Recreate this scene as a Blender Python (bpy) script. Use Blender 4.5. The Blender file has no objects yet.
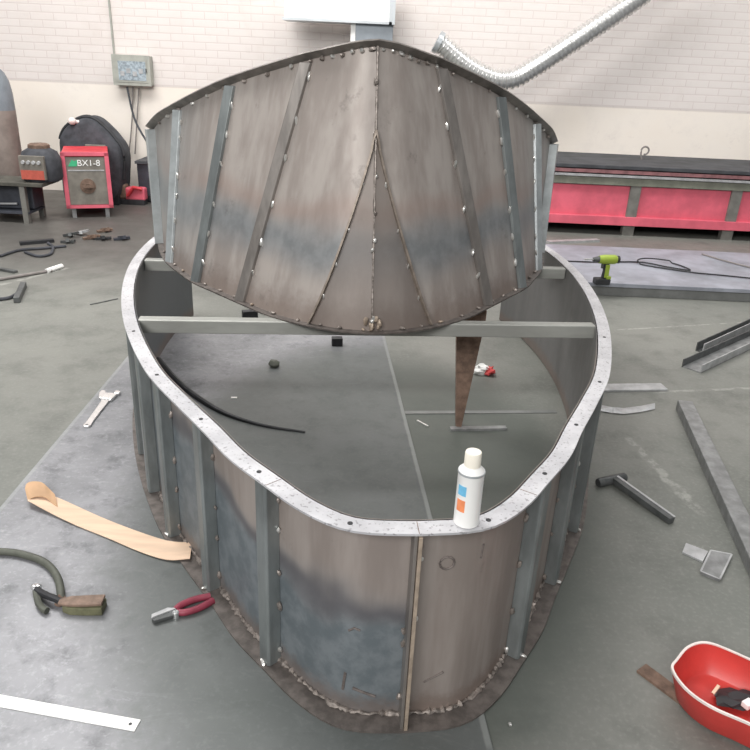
import bpy, bmesh, math, random
from mathutils import Vector as V, Matrix, Euler
random.seed(7)
SC = bpy.context.scene
C = SC.collection
PI = math.pi
R = math.radians

# ------------------------------------------------------------------ camera
FPX, PITCH, ROLL, H = 720.0, R(23.5), R(2.6), 1.6
cf = V((0, math.cos(PITCH), -math.sin(PITCH)))
r0 = V((1, 0, 0)); d0 = V((0, -math.sin(PITCH), -math.cos(PITCH)))
cr = r0 * math.cos(ROLL) - d0 * math.sin(ROLL)
cd = r0 * math.sin(ROLL) + d0 * math.cos(ROLL)
cam = bpy.data.cameras.new('camera'); camo = bpy.data.objects.new('camera', cam); C.objects.link(camo)
m = Matrix((cr, -cd, -cf)).transposed().to_4x4(); m.translation = V((0, 0, H)); camo.matrix_world = m
cam.sensor_width = 36; cam.lens = 36 * FPX / 750; cam.clip_start = .02
SC.camera = camo

def ray(px, py): return cf + cr * ((px - 375) / FPX) + cd * ((py - 375) / FPX)
def G(px, py, z=0.0):
    "where a measured spot of the photo meets the level z"
    v = ray(px, py); return V((0, 0, H)) + v * ((z - H) / v.z)
def D(px, py, y):
    "where a measured spot of the photo meets the upright plane at distance y"
    v = ray(px, py); return V((0, 0, H)) + v * (y / v.y)

# ------------------------------------------------------------------ materials
class NT:
    def __init__(s, name):
        s.m = bpy.data.materials.new(name); s.m.use_nodes = True
        s.t = s.m.node_tree; s.n = s.t.nodes; s.b = s.n['Principled BSDF']
        s.tc = s.n.new('ShaderNodeTexCoord')
    def put(s, sock, v):
        if isinstance(v, bpy.types.NodeSocket): s.t.links.new(v, sock)
        elif isinstance(v, (tuple, list)) and len(v) == 3 and sock.type == 'RGBA': sock.default_value = (*v, 1)
        else: sock.default_value = v
    def ma(s, op, a, b=0.0, c=0.0, clamp=False):
        n = s.n.new('ShaderNodeMath'); n.operation = op; n.use_clamp = clamp
        for i, v in enumerate((a, b, c)): s.put(n.inputs[i], v)
        return n.outputs[0]
    def noise(s, scale, detail=4, rough=.55, stretch=None, dist=0):
        n = s.n.new('ShaderNodeTexNoise'); n.inputs['Scale'].default_value = scale
        n.inputs['Detail'].default_value = detail; n.inputs['Roughness'].default_value = rough
        n.inputs['Distortion'].default_value = dist
        if stretch:
            mp = s.n.new('ShaderNodeMapping'); mp.inputs['Scale'].default_value = stretch
            s.t.links.new(s.tc.outputs['Object'], mp.inputs['Vector']); s.t.links.new(mp.outputs[0], n.inputs['Vector'])
        else: s.t.links.new(s.tc.outputs['Object'], n.inputs['Vector'])
        return n.outputs['Fac']
    def xyz(s):
        n = s.n.new('ShaderNodeSeparateXYZ'); s.t.links.new(s.tc.outputs['Object'], n.inputs[0]); return n.outputs
    def step(s, v, lo, hi):
        n = s.n.new('ShaderNodeMapRange'); n.interpolation_type = 'SMOOTHSTEP'
        s.put(n.inputs[0], v); s.put(n.inputs[1], lo); s.put(n.inputs[2], hi); return n.outputs[0]
    def mix(s, f, a, b):
        n = s.n.new('ShaderNodeMix'); n.data_type = 'RGBA'
        s.put(n.inputs[0], f); s.put(n.inputs[6], a); s.put(n.inputs[7], b); return n.outputs[2]
    def out(s, col, rough=.6, metal=0.0, bump=None, bs=.2, bd=.01, spec=None):
        s.put(s.b.inputs['Base Color'], col); s.put(s.b.inputs['Roughness'], rough); s.put(s.b.inputs['Metallic'], metal)
        if spec is not None: s.b.inputs['Specular IOR Level'].default_value = spec
        if bump is not None:
            n = s.n.new('ShaderNodeBump'); n.inputs['Strength'].default_value = bs; n.inputs['Distance'].default_value = bd
            s.put(n.inputs['Height'], bump); s.t.links.new(n.outputs[0], s.b.inputs['Normal'])
        return s.m
    def seg(s, X, Y, p, q, w, wob, pert):
        "mask of a worn line on the floor from p to q"
        d = V((q[0] - p[0], q[1] - p[1])); L = d.length; d /= L
        dx = s.ma('SUBTRACT', X, p[0]); dy = s.ma('SUBTRACT', Y, p[1])
        al = s.ma('ADD', s.ma('MULTIPLY', dx, d.x), s.ma('MULTIPLY', dy, d.y))
        ac = s.ma('ADD', s.ma('MULTIPLY', dx, -d.y), s.ma('MULTIPLY', dy, d.x))
        ac = s.ma('ABSOLUTE', s.ma('ADD', ac, s.ma('MULTIPLY', s.ma('SUBTRACT', pert, .5), wob)))
        mk = s.ma('SUBTRACT', 1.0, s.step(ac, w * .4, w))
        mk = s.ma('MULTIPLY', mk, s.step(al, -.02, .02))
        return s.ma('MULTIPLY', mk, s.ma('SUBTRACT', 1.0, s.step(al, L - .03, L + .03)))

def mat(name, col, rough=.6, metal=0.0, var=.18, scale=9, stretch=None, bs=.12):
    n = NT(name); f = n.noise(scale, 5, .6, stretch)
    a = tuple(min(1, c * (1 - var)) for c in col); b = tuple(min(1, c * (1 + var)) for c in col)
    return n.out(n.mix(n.step(f, .3, .7), a, b), rough, metal, f, bs, .003)

def m_concrete():
    n = NT('workshop_concrete'); x = n.xyz()
    big = n.noise(.7, 5, .6); mid = n.noise(3.5, 6, .65); fine = n.noise(60, 3, .6); pert = n.noise(9, 4, .7)
    col = n.mix(n.step(big, .35, .65), (.150, .158, .142), (.205, .208, .188))
    col = n.mix(n.ma('MULTIPLY', n.step(mid, .45, .72), .6), col, (.100, .105, .094))
    col = n.mix(n.ma('MULTIPLY', n.step(fine, .45, .8), .35), col, (.30, .30, .28))
    # oily, trodden area by the welding gear
    oily = n.ma('MULTIPLY', n.step(x[1], 4.6, 6.2), n.step(n.ma('MULTIPLY', x[0], -1.0), .2, 1.2))
    col = n.mix(n.ma('MULTIPLY', oily, n.ma('ADD', .5, n.ma('MULTIPLY', mid, .6))), col, (.075, .068, .063))
    col = n.mix(n.ma('MULTIPLY', mould_shade(n, x, mid, .5, .95), .85), col, (.066, .077, .067))  # mould's shade painted into the concrete colour
    ch = None
    for p, q, w, wob in CHALK:
        s = n.seg(x[0], x[1], p, q, w, wob, pert); ch = s if ch is None else n.ma('MAXIMUM', ch, s)
    brk = n.step(n.noise(14, 4, .7), .40, .60)
    col = n.mix(n.ma('MULTIPLY', n.ma('MULTIPLY', ch, brk), .38), col, (.52, .52, .48))
    return n.out(col, n.ma('ADD', .30, n.ma('MULTIPLY', mid, .35)), 0, mid, .25, .008, .5)

def mould_shade(n, x, mid, lo, hi):
    "ragged mask of the painted shade in and around the mould"
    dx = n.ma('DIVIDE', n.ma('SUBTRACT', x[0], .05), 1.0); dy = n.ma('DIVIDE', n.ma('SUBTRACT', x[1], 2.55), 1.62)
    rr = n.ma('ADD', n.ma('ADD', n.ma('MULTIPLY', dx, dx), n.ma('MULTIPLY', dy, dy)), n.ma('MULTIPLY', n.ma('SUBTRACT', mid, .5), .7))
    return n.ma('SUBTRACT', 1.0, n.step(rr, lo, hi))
def m_plate():
    n = NT('scuffed_plate_steel')
    big = n.noise(1.6, 5, .6); mid = n.noise(8, 6, .7); sc = n.noise(4, 7, .8, (1, 2.2, 1), 2.5); fine = n.noise(70, 3)
    col = n.mix(n.step(big, .35, .65), (.19, .195, .205), (.29, .292, .308))
    col = n.mix(n.ma('MULTIPLY', n.step(mid, .47, .72), .7), col, (.11, .114, .12))
    col = n.mix(n.ma('MULTIPLY', n.step(sc, .54, .72), .5), col, (.47, .47, .495))
    col = n.mix(n.ma('MULTIPLY', n.step(fine, .5, .8), .3), col, (.5, .5, .52))
    x = n.xyz()
    # shade inside and before the mould, painted into the plate colour
    col = n.mix(n.ma('MULTIPLY', mould_shade(n, x, mid, .70, 1.25), .78), col, (.084, .095, .087))
    for p, q in (((.336, 1.31), (.042, 4.29)), ((-1.337, -.3), (-1.412, 4.29))):
        col = n.mix(n.ma('MULTIPLY', n.seg(x[0], x[1], p, q, .012, .01, mid), .36), col, (.38, .40, .385))
    return n.out(col, n.ma('ADD', .32, n.ma('MULTIPLY', mid, .3)), .25, mid, .15, .004)

def m_shell(kind):
    n = NT('brown_blue_mill_scale_' + kind); x = n.xyz()
    wob = n.noise(1.8, 3, .5); sp = n.noise(16, 5, .65); st = n.noise(10, 4, .6, (1, 1, .15)); rust = n.noise(28, 5, .7)
    brown, brown2 = (.27, .232, .21), (.36, .318, .292)
    blue, blue2 = (.14, .165, .18), (.205, .23, .246)
    cb = n.mix(n.step(st, .35, .65), brown, brown2); cu = n.mix(n.step(sp, .35, .65), blue, blue2)
    if kind != 'lower': cb = n.mix(n.step(st, .35, .65), (.31, .272, .248), (.42, .38, .35))
    if kind == 'lower':
        th = n.ma('ADD', n.ma('ADD', .18, n.ma('MULTIPLY', n.ma('MAXIMUM', n.ma('SUBTRACT', n.ma('MULTIPLY', x[0], -1.0),   .1), 0.0), .22)), n.ma('MULTIPLY', wob, .40))
        th = n.ma('SUBTRACT', th, n.ma('MULTIPLY', n.step(x[0], -.01, .02), .42))
        dz = n.ma('SUBTRACT', x[2], th)
        col = n.mix(n.step(dz, -.10, .06), cu, cb)  # blue-grey low down, brown above, along a wavy boundary
        edge = n.ma('SUBTRACT', 1.0, n.step(n.ma('ABSOLUTE', n.ma('ADD', dz, .03)), .0, .055))
        col = n.mix(n.ma('MULTIPLY', edge, .65), col, (.085, .082, .095))
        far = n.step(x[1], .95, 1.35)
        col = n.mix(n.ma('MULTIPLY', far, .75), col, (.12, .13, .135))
        low = n.ma('SUBTRACT', 1.0, n.step(n.ma('ADD', x[2], n.ma('MULTIPLY', rust, .1)), .08, .14))
    else:
        c = n.ma('ADD', .16, n.ma('MULTIPLY', wob, .30))
        dz = n.ma('SUBTRACT', x[2], c)
        band = n.ma('SUBTRACT', 1.0, n.step(n.ma('ABSOLUTE', dz), .0, .15))
        col = n.mix(n.ma('MULTIPLY', band, .75), cb, cu)  # wavy blue-grey band across the brown
        redd = n.ma('SUBTRACT', 1.0, n.step(n.ma('ABSOLUTE', n.ma('SUBTRACT', dz, .13)), .0, .08))
        col = n.mix(n.ma('MULTIPLY', redd, .35), col, (.30, .20, .165))
        side = n.step(n.ma('ABSOLUTE', x[0]), .62, .95)
        col = n.mix(n.ma('MULTIPLY', side, .45), col, (.25, .262, .262))
        low = n.ma('SUBTRACT', 1.0, n.step(n.ma('ADD', x[2], n.ma('MULTIPLY', rust, .12)), .08, .2))
    col = n.mix(n.ma('MULTIPLY', low, .6), col, (.19, .14, .115))
    if kind != 'lower':
        seam = n.ma('SUBTRACT', 1.0, n.step(n.ma('ADD', n.ma('ABSOLUTE', x[0]), n.ma('MULTIPLY', sp, .05)), .03, .11))
        col = n.mix(n.ma('MULTIPLY', seam, .45 if kind == 'upper' else .2), col, (.12, .105, .095))
    if kind == 'gusset': col = n.mix(.6, col, (.15, .125, .11))
    sm = n.step(n.noise(6, 5, .75), .60, .72)
    col = n.mix(n.ma('MULTIPLY', sm, .35), col, (.10, .088, .082))
    return n.out(col, n.ma('ADD', .44, n.ma('MULTIPLY', sp, .2)), .3, sp, .06, .003)

def m_wall():
    n = NT('whitewashed_brick'); x = n.xyz()
    br = n.n.new('ShaderNodeTexBrick'); cb = n.n.new('ShaderNodeCombineXYZ')
    n.put(cb.inputs[0], x[0]); n.put(cb.inputs[1], x[2]); n.t.links.new(cb.outputs[0], br.inputs['Vector'])
    br.inputs['Scale'].default_value = 1; br.inputs['Brick Width'].default_value = .26; br.inputs['Row Height'].default_value = .078
    br.inputs['Mortar Size'].default_value = .008; br.inputs['Mortar Smooth'].default_value = .6
    br.inputs['Color1'].default_value = (.735, .685, .655, 1); br.inputs['Color2'].default_value = (.72, .67, .64, 1)
    br.inputs['Mortar'].default_value = (.665, .60, .575, 1)
    d = n.noise(1.1, 6, .65); dirt = n.noise(2.2, 6, .7); dd = n.noise(7, 5, .75)
    plaster = n.mix(n.step(d, .35, .65), (.83, .76, .68), (.86, .80, .73))
    up = n.step(n.ma('ADD', x[2], n.ma('MULTIPLY', dd, .02)), 1.235, 1.25)
    col = n.mix(up, plaster, br.outputs['Color'])
    col = n.mix(n.ma('MULTIPLY', n.step(dd, .58, .75), .22), col, (.50, .44, .42))
    col = n.mix(n.ma('MULTIPLY', n.step(dirt, .45, .7), .25), col, (.60, .53, .48))
    band = n.ma('SUBTRACT', 1.0, n.step(n.ma('ABSOLUTE', n.ma('SUBTRACT', x[2], 1.235)), .004, .016))
    col = n.mix(n.ma('MULTIPLY', band, .35), col, (.42, .36, .34))
    h = n.ma('ADD', n.ma('MULTIPLY', n.ma('MULTIPLY', br.outputs['Fac'], up), -1.0), n.ma('MULTIPLY', dd, .3))
    return n.out(col, .85, 0, h, .22, .006, .2)

def m_rim():
    n = NT('bare_ground_angle_steel'); a = n.noise(45, 5, .7); b = n.noise(6, 4, .6); sp = n.noise(110, 2, .5)
    col = n.mix(n.step(b, .35, .65), (.50, .50, .52), (.64, .64, .66))
    col = n.mix(n.ma('MULTIPLY', n.step(a, .52, .72), .3), col, (.40, .39, .40))
    col = n.mix(n.ma('MULTIPLY', n.step(sp, .60, .68), .55), col, (.14, .13, .14))
    return n.out(col, n.ma('ADD', .34, n.ma('MULTIPLY', a, .2)), .4, a, .12, .003)

# ------------------------------------------------------------------ meshes
class MB:
    def __init__(s): s.v = []; s.f = []
    def add(s, vs, fs, M=None):
        k = len(s.v); s.v += [tuple(M @ V(v)) if M else tuple(v) for v in vs]; s.f += [tuple(i + k for i in f) for f in fs]; return s
    def box(s, c, d, rz=0, M=None, top=1.0):
        x, y, z = (q / 2 for q in d); t = top
        vs = [(-x, -y, -z), (x, -y, -z), (x, y, -z), (-x, y, -z), (-x * t, -y * t, z), (x * t, -y * t, z), (x * t, y * t, z), (-x * t, y * t, z)]
        T = Matrix.Translation(c) @ Matrix.Rotation(rz, 4, 'Z'); T = M @ T if M else T
        return s.add(vs, [(3, 2, 1, 0), (4, 5, 6, 7), (0, 1, 5, 4), (1, 2, 6, 5), (2, 3, 7, 6), (3, 0, 4, 7)], T)
    def prism(s, poly, z0, z1, M=None):
        n = len(poly); vs = [(p[0], p[1], z0) for p in poly] + [(p[0], p[1], z1) for p in poly]
        fs = [tuple(range(n))[::-1], tuple(range(n, 2 * n))] + [(i, (i + 1) % n, n + (i + 1) % n, n + i) for i in range(n)]
        return s.add(vs, fs, M)
    def loft(s, rings, cap=True, closed=True, M=None):
        n = len(rings[0]); vs = [p for r in rings for p in r]; fs = []
        for i in range(len(rings) - 1):
            for j in range(n if closed else n - 1):
                k = (j + 1) % n; fs.append((i * n + j, i * n + k, (i + 1) * n + k, (i + 1) * n + j))
        if cap: fs += [tuple(range(n))[::-1], tuple(range((len(rings) - 1) * n, len(rings) * n))]
        return s.add(vs, fs, M)
    def lathe(s, prof, n=28, M=None):
        rings = [[(r * math.cos(2 * PI * k / n), r * math.sin(2 * PI * k / n), z) for k in range(n)] for r, z in prof]
        return s.loft(rings, True, True, M)
    def tube(s, pts, r, n=10, M=None, rad=None):
        pts = [V(p) for p in pts]; rings = []; up = V((0, 0, 1))
        for i, p in enumerate(pts):
            t = (pts[min(i + 1, len(pts) - 1)] - pts[max(i - 1, 0)]).normalized()
            a = t.cross(up)
            if a.length < 1e-3: a = t.cross(V((0, 1, 0)))
            a.normalize(); b = a.cross(t); q = rad(i) if rad else r
            rings.append([p + a * (q * math.cos(2 * PI * k / n)) + b * (q * math.sin(2 * PI * k / n)) for k in range(n)])
        return s.loft(rings, True, True, M)
    def bar(s, p, q, w, h, M=None, up=(0, 0, 1)):
        "rectangular bar from p to q, p and q on the middle of its underside"
        p, q, u = V(p), V(q), V(up); t = (q - p).normalized(); a = t.cross(u).normalized() * (w / 2); u = a.cross(t).normalized() * h
        if u.dot(V(up)) < 0: u = -u
        return s.loft([[e - a, e + a, e + a + u, e - a + u] for e in (p, q)], M=M)
    def blob(s, c, r, sc=(1, 1, 1), n=8, jit=0.0, M=None):
        rings = []
        for i in range(1, 6):
            th = PI * i / 6
            rings.append([V((math.sin(th) * math.cos(2 * PI * k / n) * sc[0], math.sin(th) * math.sin(2 * PI * k / n) * sc[1], -math.cos(th) * sc[2])) * r * (1 + random.uniform(-jit, jit)) + V(c) for k in range(n)])
        return s.loft(rings, M=M)
    def mesh(s, name, smooth=False):
        me = bpy.data.meshes.new(name); me.from_pydata(s.v, [], s.f)
        bm = bmesh.new(); bm.from_mesh(me); bmesh.ops.recalc_face_normals(bm, faces=bm.faces); bm.to_mesh(me); bm.free()
        if smooth:
            for p in me.polygons: p.use_smooth = True
            try: me.set_sharp_from_angle(angle=R(38))
            except Exception: pass
        return me

def obj(name, mb, ma_, parent=None, smooth=False, bevel=0.0):
    me = mb if isinstance(mb, bpy.types.Mesh) else mb.mesh(name, smooth)
    if ma_ and not me.materials: me.materials.append(ma_)
    o = bpy.data.objects.new(name, me); C.objects.link(o)
    if parent: o.parent = parent
    if bevel:
        b = o.modifiers.new('edge', 'BEVEL'); b.width = bevel; b.segments = 2; b.limit_method = 'ANGLE'; b.angle_limit = R(40)
    return o
def tag(o, label, cat, group=None):
    o['label'] = label; o['category'] = cat
    if group: o['group'] = group
    return o
def thing(name, label, cat, loc=(0, 0, 0), rz=0.0, group=None):
    o = bpy.data.objects.new(name, None); C.objects.link(o); o.empty_display_size = .1
    o.location = loc; o.rotation_euler = (0, 0, rz); return tag(o, label, cat, group)
def single(name, mb, ma_, label, cat, group=None, smooth=False, bevel=0.0, origin=None):
    me = mb.mesh(name, smooth)
    if origin is None:
        n = len(me.vertices); c = sum((v.co for v in me.vertices), V()) / n; origin = V((c.x, c.y, min(v.co.z for v in me.vertices)))
    me.transform(Matrix.Translation(-V(origin))); o = obj(name, me, ma_, None, smooth, bevel); o.location = origin
    return tag(o, label, cat, group)
def struct(name, mb, ma_):
    o = obj(name, mb, ma_); o['kind'] = 'structure'; return o
def text_mesh(body, size, M, ext=.0008):
    cu = bpy.data.curves.new('lettering', 'FONT'); cu.body = body; cu.size = size; cu.extrude = ext; cu.align_x = 'CENTER'; cu.align_y = 'CENTER'
    o = bpy.data.objects.new('lettering', cu); C.objects.link(o); bpy.context.view_layer.update()
    me = bpy.data.meshes.new_from_object(o.evaluated_get(bpy.context.evaluated_depsgraph_get()))
    bpy.data.objects.remove(o); bpy.data.curves.remove(cu); me.transform(M); return me
def catmull(P, per=8):
    P = [V(p) for p in P]; out = []
    for i in range(len(P) - 1):
        a = P[i - 1] if i else P[0] * 2 - P[1]; b, c = P[i], P[i + 1]; d = P[i + 2] if i + 2 < len(P) else P[-1] * 2 - P[-2]
        for k in range(per):
            t = k / per; out.append(.5 * ((2 * b) + (c - a) * t + (2 * a - 5 * b + 4 * c - d) * t * t + (3 * b - a - 3 * c + d) * t ** 3))
    return out + [P[-1]]

CHALK = []
for a, b, w, wob in (((628, 438), (703, 515), .030, .09), ((655, 392), (752, 388), .018, .03), ((520, 330), (610, 325), .01, .02), ((615, 330), (750, 322), .014, .03),
                     ((0, 285), (68, 268), .03, .05), ((690, 545), (735, 560), .02, .2)):
    p, q = G(*a), G(*b); CHALK.append(((p.x, p.y), (q.x, q.y), w, wob))

M_ = dict(
    gedge=mat('brown_cut_plate_edge', (.26, .218, .182), .5, .4, .25, 30),
    dred=mat('grimy_red_rail', (.22, .10, .105), .6, 0, .3, 12),
    soot=mat('soot_smudge', (.15, .128, .118), .6, .2, .3, 40),
    concrete=m_concrete(), plate=m_plate(), low=m_shell('lower'), up=m_shell('upper'), gus=m_shell('gusset'), wall=m_wall(), rim=m_rim(),
    rib=mat('cold_grey_angle_steel', (.22, .24, .24), .42, .5, .22, 14, (1, 1, .3)),
    ribdark=mat('dark_brown_angle_steel', (.235, .216, .20), .45, .45, .25, 14, (1, 1, .3)),
    riblight=mat('pale_zinc_angle_steel', (.42, .45, .455), .38, .5, .15, 12),
    rust=mat('rusted_brown_steel', (.175, .115, .085), .75, .1, .35, 25),
    flange=mat('brown_scaled_flange_steel', (.135, .118, .108), .55, .35, .3, 30),
    weld=mat('bright_weld_metal', (.78, .77, .74), .3, .8, .15, 60),
    weldd=mat('spattered_weld_metal', (.30, .265, .24), .45, .6, .5, 60),
    strut=mat('painted_grey_tube', (.345, .35, .325), .5, .3, .15, 10, (.3, 1, 1)),
    bronze=mat('tan_scaled_bar', (.43, .35, .275), .5, .4, .2, 30),
    darks=mat('dark_bar_steel', (.10, .105, .105), .5, .4, .3, 15),
    mids=mat('mid_grey_bar_steel', (.25, .255, .255), .45, .4, .25, 15),
    lights=mat('light_grey_flat_steel', (.44, .445, .45), .45, .35, .18, 15),
    white=mat('gloss_white_paint', (.86, .86, .84), .35, 0, .02, 5), cream=mat('ivory_plastic', (.84, .80, .70), .4, 0, .04, 8),
    alu=mat('aluminium_foil', (.74, .74, .73), .28, .85, .12, 30), chrome=mat('polished_chrome', (.82, .82, .82), .2, .85, .08, 30),
    blue=mat('sky_blue_print', (.16, .48, .72), .4, 0, .1, 40), lred=mat('dull_red_print', (.48, .10, .07), .5, 0, .1, 40), orange=mat('orange_print', (.82, .27, .11), .4, 0, .1, 40),
    red=mat('signal_red_paint', (.60, .045, .06), .42, 0, .15, 8), pink=mat('faded_red_sheet', (.66, .125, .175), .5, 0, .14, 4),
    tub=mat('tomato_red_plastic', (.56, .05, .042), .38, 0, .1, 8), lip=mat('pale_worn_plastic', (.80, .72, .68), .45, 0, .08, 20),
    grip=mat('dark_red_rubber_grip', (.24, .035, .06), .5, 0, .15, 30),
    black=mat('black_rubber', (.022, .023, .026), .55, 0, .3, 15), char=mat('charcoal_cloth', (.05, .053, .062), .8, 0, .3, 12),
    ink=mat('blue_black_steel', (.055, .06, .075), .5, .2, .3, 6), topb=mat('dark_worktop_steel', (.05, .052, .058), .75, 0, .35, 5),
    olive=mat('olive_painted_rail', (.20, .205, .165), .6, .1, .2, 8), postg=mat('grey_brown_post', (.17, .165, .15), .6, .1, .2, 8),
    tan=mat('tan_card', (.72, .53, .385), .7, 0, .10, 9, (.4, 3, 1)), copper=mat('orange_brown_card', (.58, .37, .22), .7, 0, .1, 9),
    cable=mat('olive_grey_cable', (.085, .09, .072), .6, 0, .2, 20), handle=mat('worn_brown_bakelite', (.20, .135, .10), .65, 0, .3, 25),
    handle2=mat('olive_green_bakelite', (.125, .125, .07), .65, 0, .3, 25), green=mat('lime_green_plastic', (.30, .40, .05), .45, 0, .1, 15),
    wgreen=mat('green_print', (.05, .42, .20), .5, 0, .1, 15), panel=mat('grey_brown_enamel', (.20, .185, .16), .5, .1, .2, 9),
    galv=mat('galvanised_sheet', (.50, .53, .55), .35, .5, .1, 5), galvd=mat('dull_galvanised_sheet', (.27, .30, .33), .4, .4, .12, 5), galvw=mat('bright_white_sheet', (.85, .85, .83), .5, 0, .04, 5),
    gasc=mat('worn_cylinder_paint', (.27, .225, .20), .5, .1, .2, 5), gast=mat('blue_grey_cylinder_paint', (.20, .225, .25), .5, .1, .2, 5),
    box=mat('grey_green_enamel', (.37, .38, .34), .6, .1, .12, 8), glass=mat('blue_grey_window', (.34, .40, .44), .2, 0, .35, 30),
    wire=mat('grey_cable_sheath', (.22, .20, .19), .7, 0, .1, 20), foilred=mat('red_wrapper_print', (.62, .07, .07), .4, 0, .1, 30),
    platform=mat('lilac_grey_platform_plate', (.33, .345, .395), .42, .25, .22, 4), pedge=mat('grey_platform_edge', (.185, .19, .185), .55, .2, .15, 8),
    wood=mat('dirty_table_wood', (.085, .082, .068), .8, 0, .3, 10))

# ------------------------------------------------------------------ setting
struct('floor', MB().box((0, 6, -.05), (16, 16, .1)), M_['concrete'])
struct('wall_back', MB().box((0, 9.0, 2.4), (16, .2, 5.0)), M_['wall'])

# steel floor plate the mould stands on
fp = MB(); a = G(491, 752); b = G(385, 338)
fp.prism([(-1.345, -.3), (.47, -.3), (.345, 1.31), (.05, 4.30), (-1.42, 4.30)], 0, .006)
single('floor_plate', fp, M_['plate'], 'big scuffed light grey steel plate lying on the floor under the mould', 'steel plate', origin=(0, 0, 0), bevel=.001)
Z = .006

# ------------------------------------------------------------------ mould sections
YAW = R(5.4)
tackm = {}
def tack(parent, p, r=.009, name='tack_weld', sc=(1, 1, 1.9), mt='weld'):
    k = random.randrange(5); key = (k, mt, sc)
    if key not in tackm:
        tackm[key] = MB().blob((0, 0, 0), 1, sc, 8, .22).mesh('tack_weld', True); tackm[key].materials.append(M_[mt])
    o = bpy.data.objects.new(name, tackm[key]); C.objects.link(o); o.parent = parent; o.location = p; o.scale = (r, r, r)
    o.rotation_euler = (random.uniform(-.3, .3), random.uniform(-.3, .3), random.uniform(0, 3)); return o

class Shell:
    "a wall ruled between a bottom and a top line; S(t, v) with t signed arc share and v height share"
    def __init__(s, bot, top):
        s.B, s.T = bot, top
    def c(s, L, t):
        a = min(abs(t), 1) * (len(L) - 1); i = min(int(a), len(L) - 2); p = L[i].lerp(L[i + 1], a - i)
        return V((p.x if t >= 0 else -p.x, p.y, p.z))
    def P(s, t, v): return s.c(s.B, t).lerp(s.c(s.T, t), v)
    def frame(s, t, v):
        e = .006; p = s.P(t, v); a = s.P(min(t + e, 1), v) - s.P(max(t - e, -1), v)
        if abs(t) < .004: a = V((1, 0, 0))
        a.z = 0; a.normalize(); n = V((a.y, -a.x, 0)); return p, a, n          # n points outwards
    def sheet(s, t0, t1, nt=40, v0=0, v1=1, nv=10, th=.006, off=0.0, vt=None):
        mb = MB(); out = []; inn = []
        for i in range(nt + 1):
            t = t0 + (t1 - t0) * i / nt; top = vt(t) if vt else v1
            for j in range(nv + 1):
                p, a, n = s.frame(t, v0 + (top - v0) * j / nv); out.append(p + n * off); inn.append(p + n * (off - th))
        k = nv + 1; N = len(out); fs = []
        for i in range(nt):
            for j in range(nv):
                q = (i * k + j, (i + 1) * k + j, (i + 1) * k + j + 1, i * k + j + 1); fs += [q, tuple(x + N for x in q[::-1])]
        bd = [i * k for i in range(nt + 1)] + [nt * k + j for j in range(1, k)] + [i * k + nv for i in range(nt - 1, -1, -1)] + [j for j in range(nv - 1, 0, -1)]
        for i in range(len(bd)):
            a, b = bd[i], bd[(i + 1) % len(bd)]; fs.append((a, b, b + N, a + N))
        return mb.add(out + inn, fs)
    def sweep(s, t0, t1, sec, v, nt=48, tilt=0.0, dz=0.0):
        rings = []
        for i in range(nt + 1):
            p, a, n = s.frame(t0 + (t1 - t0) * i / nt, v); w = n * math.cos(tilt) + V((0, 0, math.sin(tilt))); u = V((0, 0, math.cos(tilt))) - n * math.sin(tilt)
            rings.append([p + w * x + u * (y + dz) for x, y in sec])
        return MB().loft(rings)
    def rib(s, t, sec, v0=0, v1=1, nv=8):
        rings = []; sg = 1 if t >= 0 else -1
        for j in range(nv + 1):
            p, a, n = s.frame(t, v0 + (v1 - v0) * j / nv); rings.append([p + a * (x * sg) + n * y for x, y in sec])
        return MB().loft(rings)

FW = .05
# plan outline of the outer edge of the rim (right half), local x = half width, local y = distance back from the bow
OUT = [(0, 0), (.12, .008), (.2, .04), (.285, .115), (.365, .215), (.465, .345), (.555, .5), (.665, .68), (.80, .92), (.94, 1.27), (1.04, 1.6), (1.115, 1.95), (1.16, 2.3), (1.17, 2.65), (1.145, 3.0), (1.09, 3.3)]
oc = catmull([(x, y, 0) for x, y in OUT], 10)
# even arc steps, then move in by the flange width to get the skin
L = [0]
for i in range(1, len(oc)): L.append(L[-1] + (oc[i] - oc[i - 1]).length)
NS = 160; ev = []
for k in range(NS + 1):
    d = L[-1] * k / NS; i = max(j for j in range(len(L)) if L[j] <= d + 1e-9); i = min(i, len(oc) - 2)
    ev.append(oc[i].lerp(oc[i + 1], (d - L[i]) / max(1e-9, L[i + 1] - L[i])))
ARC = L[-1]; skin = []
for k in range(NS + 1):
    a = ev[min(k + 1, NS)] - ev[max(k - 1, 0)]
    if k == 0: a = V((1, 0, 0))
    a.normalize(); skin.append(ev[k] - V((a.y, -a.x, 0)) * FW)
RH = .625
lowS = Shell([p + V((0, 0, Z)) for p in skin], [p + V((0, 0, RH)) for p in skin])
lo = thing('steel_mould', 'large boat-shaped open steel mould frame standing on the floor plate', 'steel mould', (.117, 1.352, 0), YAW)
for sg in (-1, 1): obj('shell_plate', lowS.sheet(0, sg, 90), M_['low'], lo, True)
holes_t = [.02, .13, .2, .3, .09]
rim = obj('top_flange', lowS.sweep(-1, 1, [(-.004, -.006), (FW, -.006), (FW, 0), (-.004, 0)], 1, 200), M_['rim'], lo)
rim['label'] = 'bare light grey steel top rim'
hm = MB().lathe([(.0065, 0), (.0065, .0012)], 12).mesh('bolt_hole'); hm.materials.append(M_['black'])
for t in (-.33, -.23, -.135, -.045, .05, .13, .22, .32, -.45, .45):
    p, a, n = lowS.frame(t, 1); o = bpy.data.objects.new('bolt_hole', hm); C.objects.link(o); o.parent = rim; o.location = p + n * .025 + V((0, 0, 0))
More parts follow.
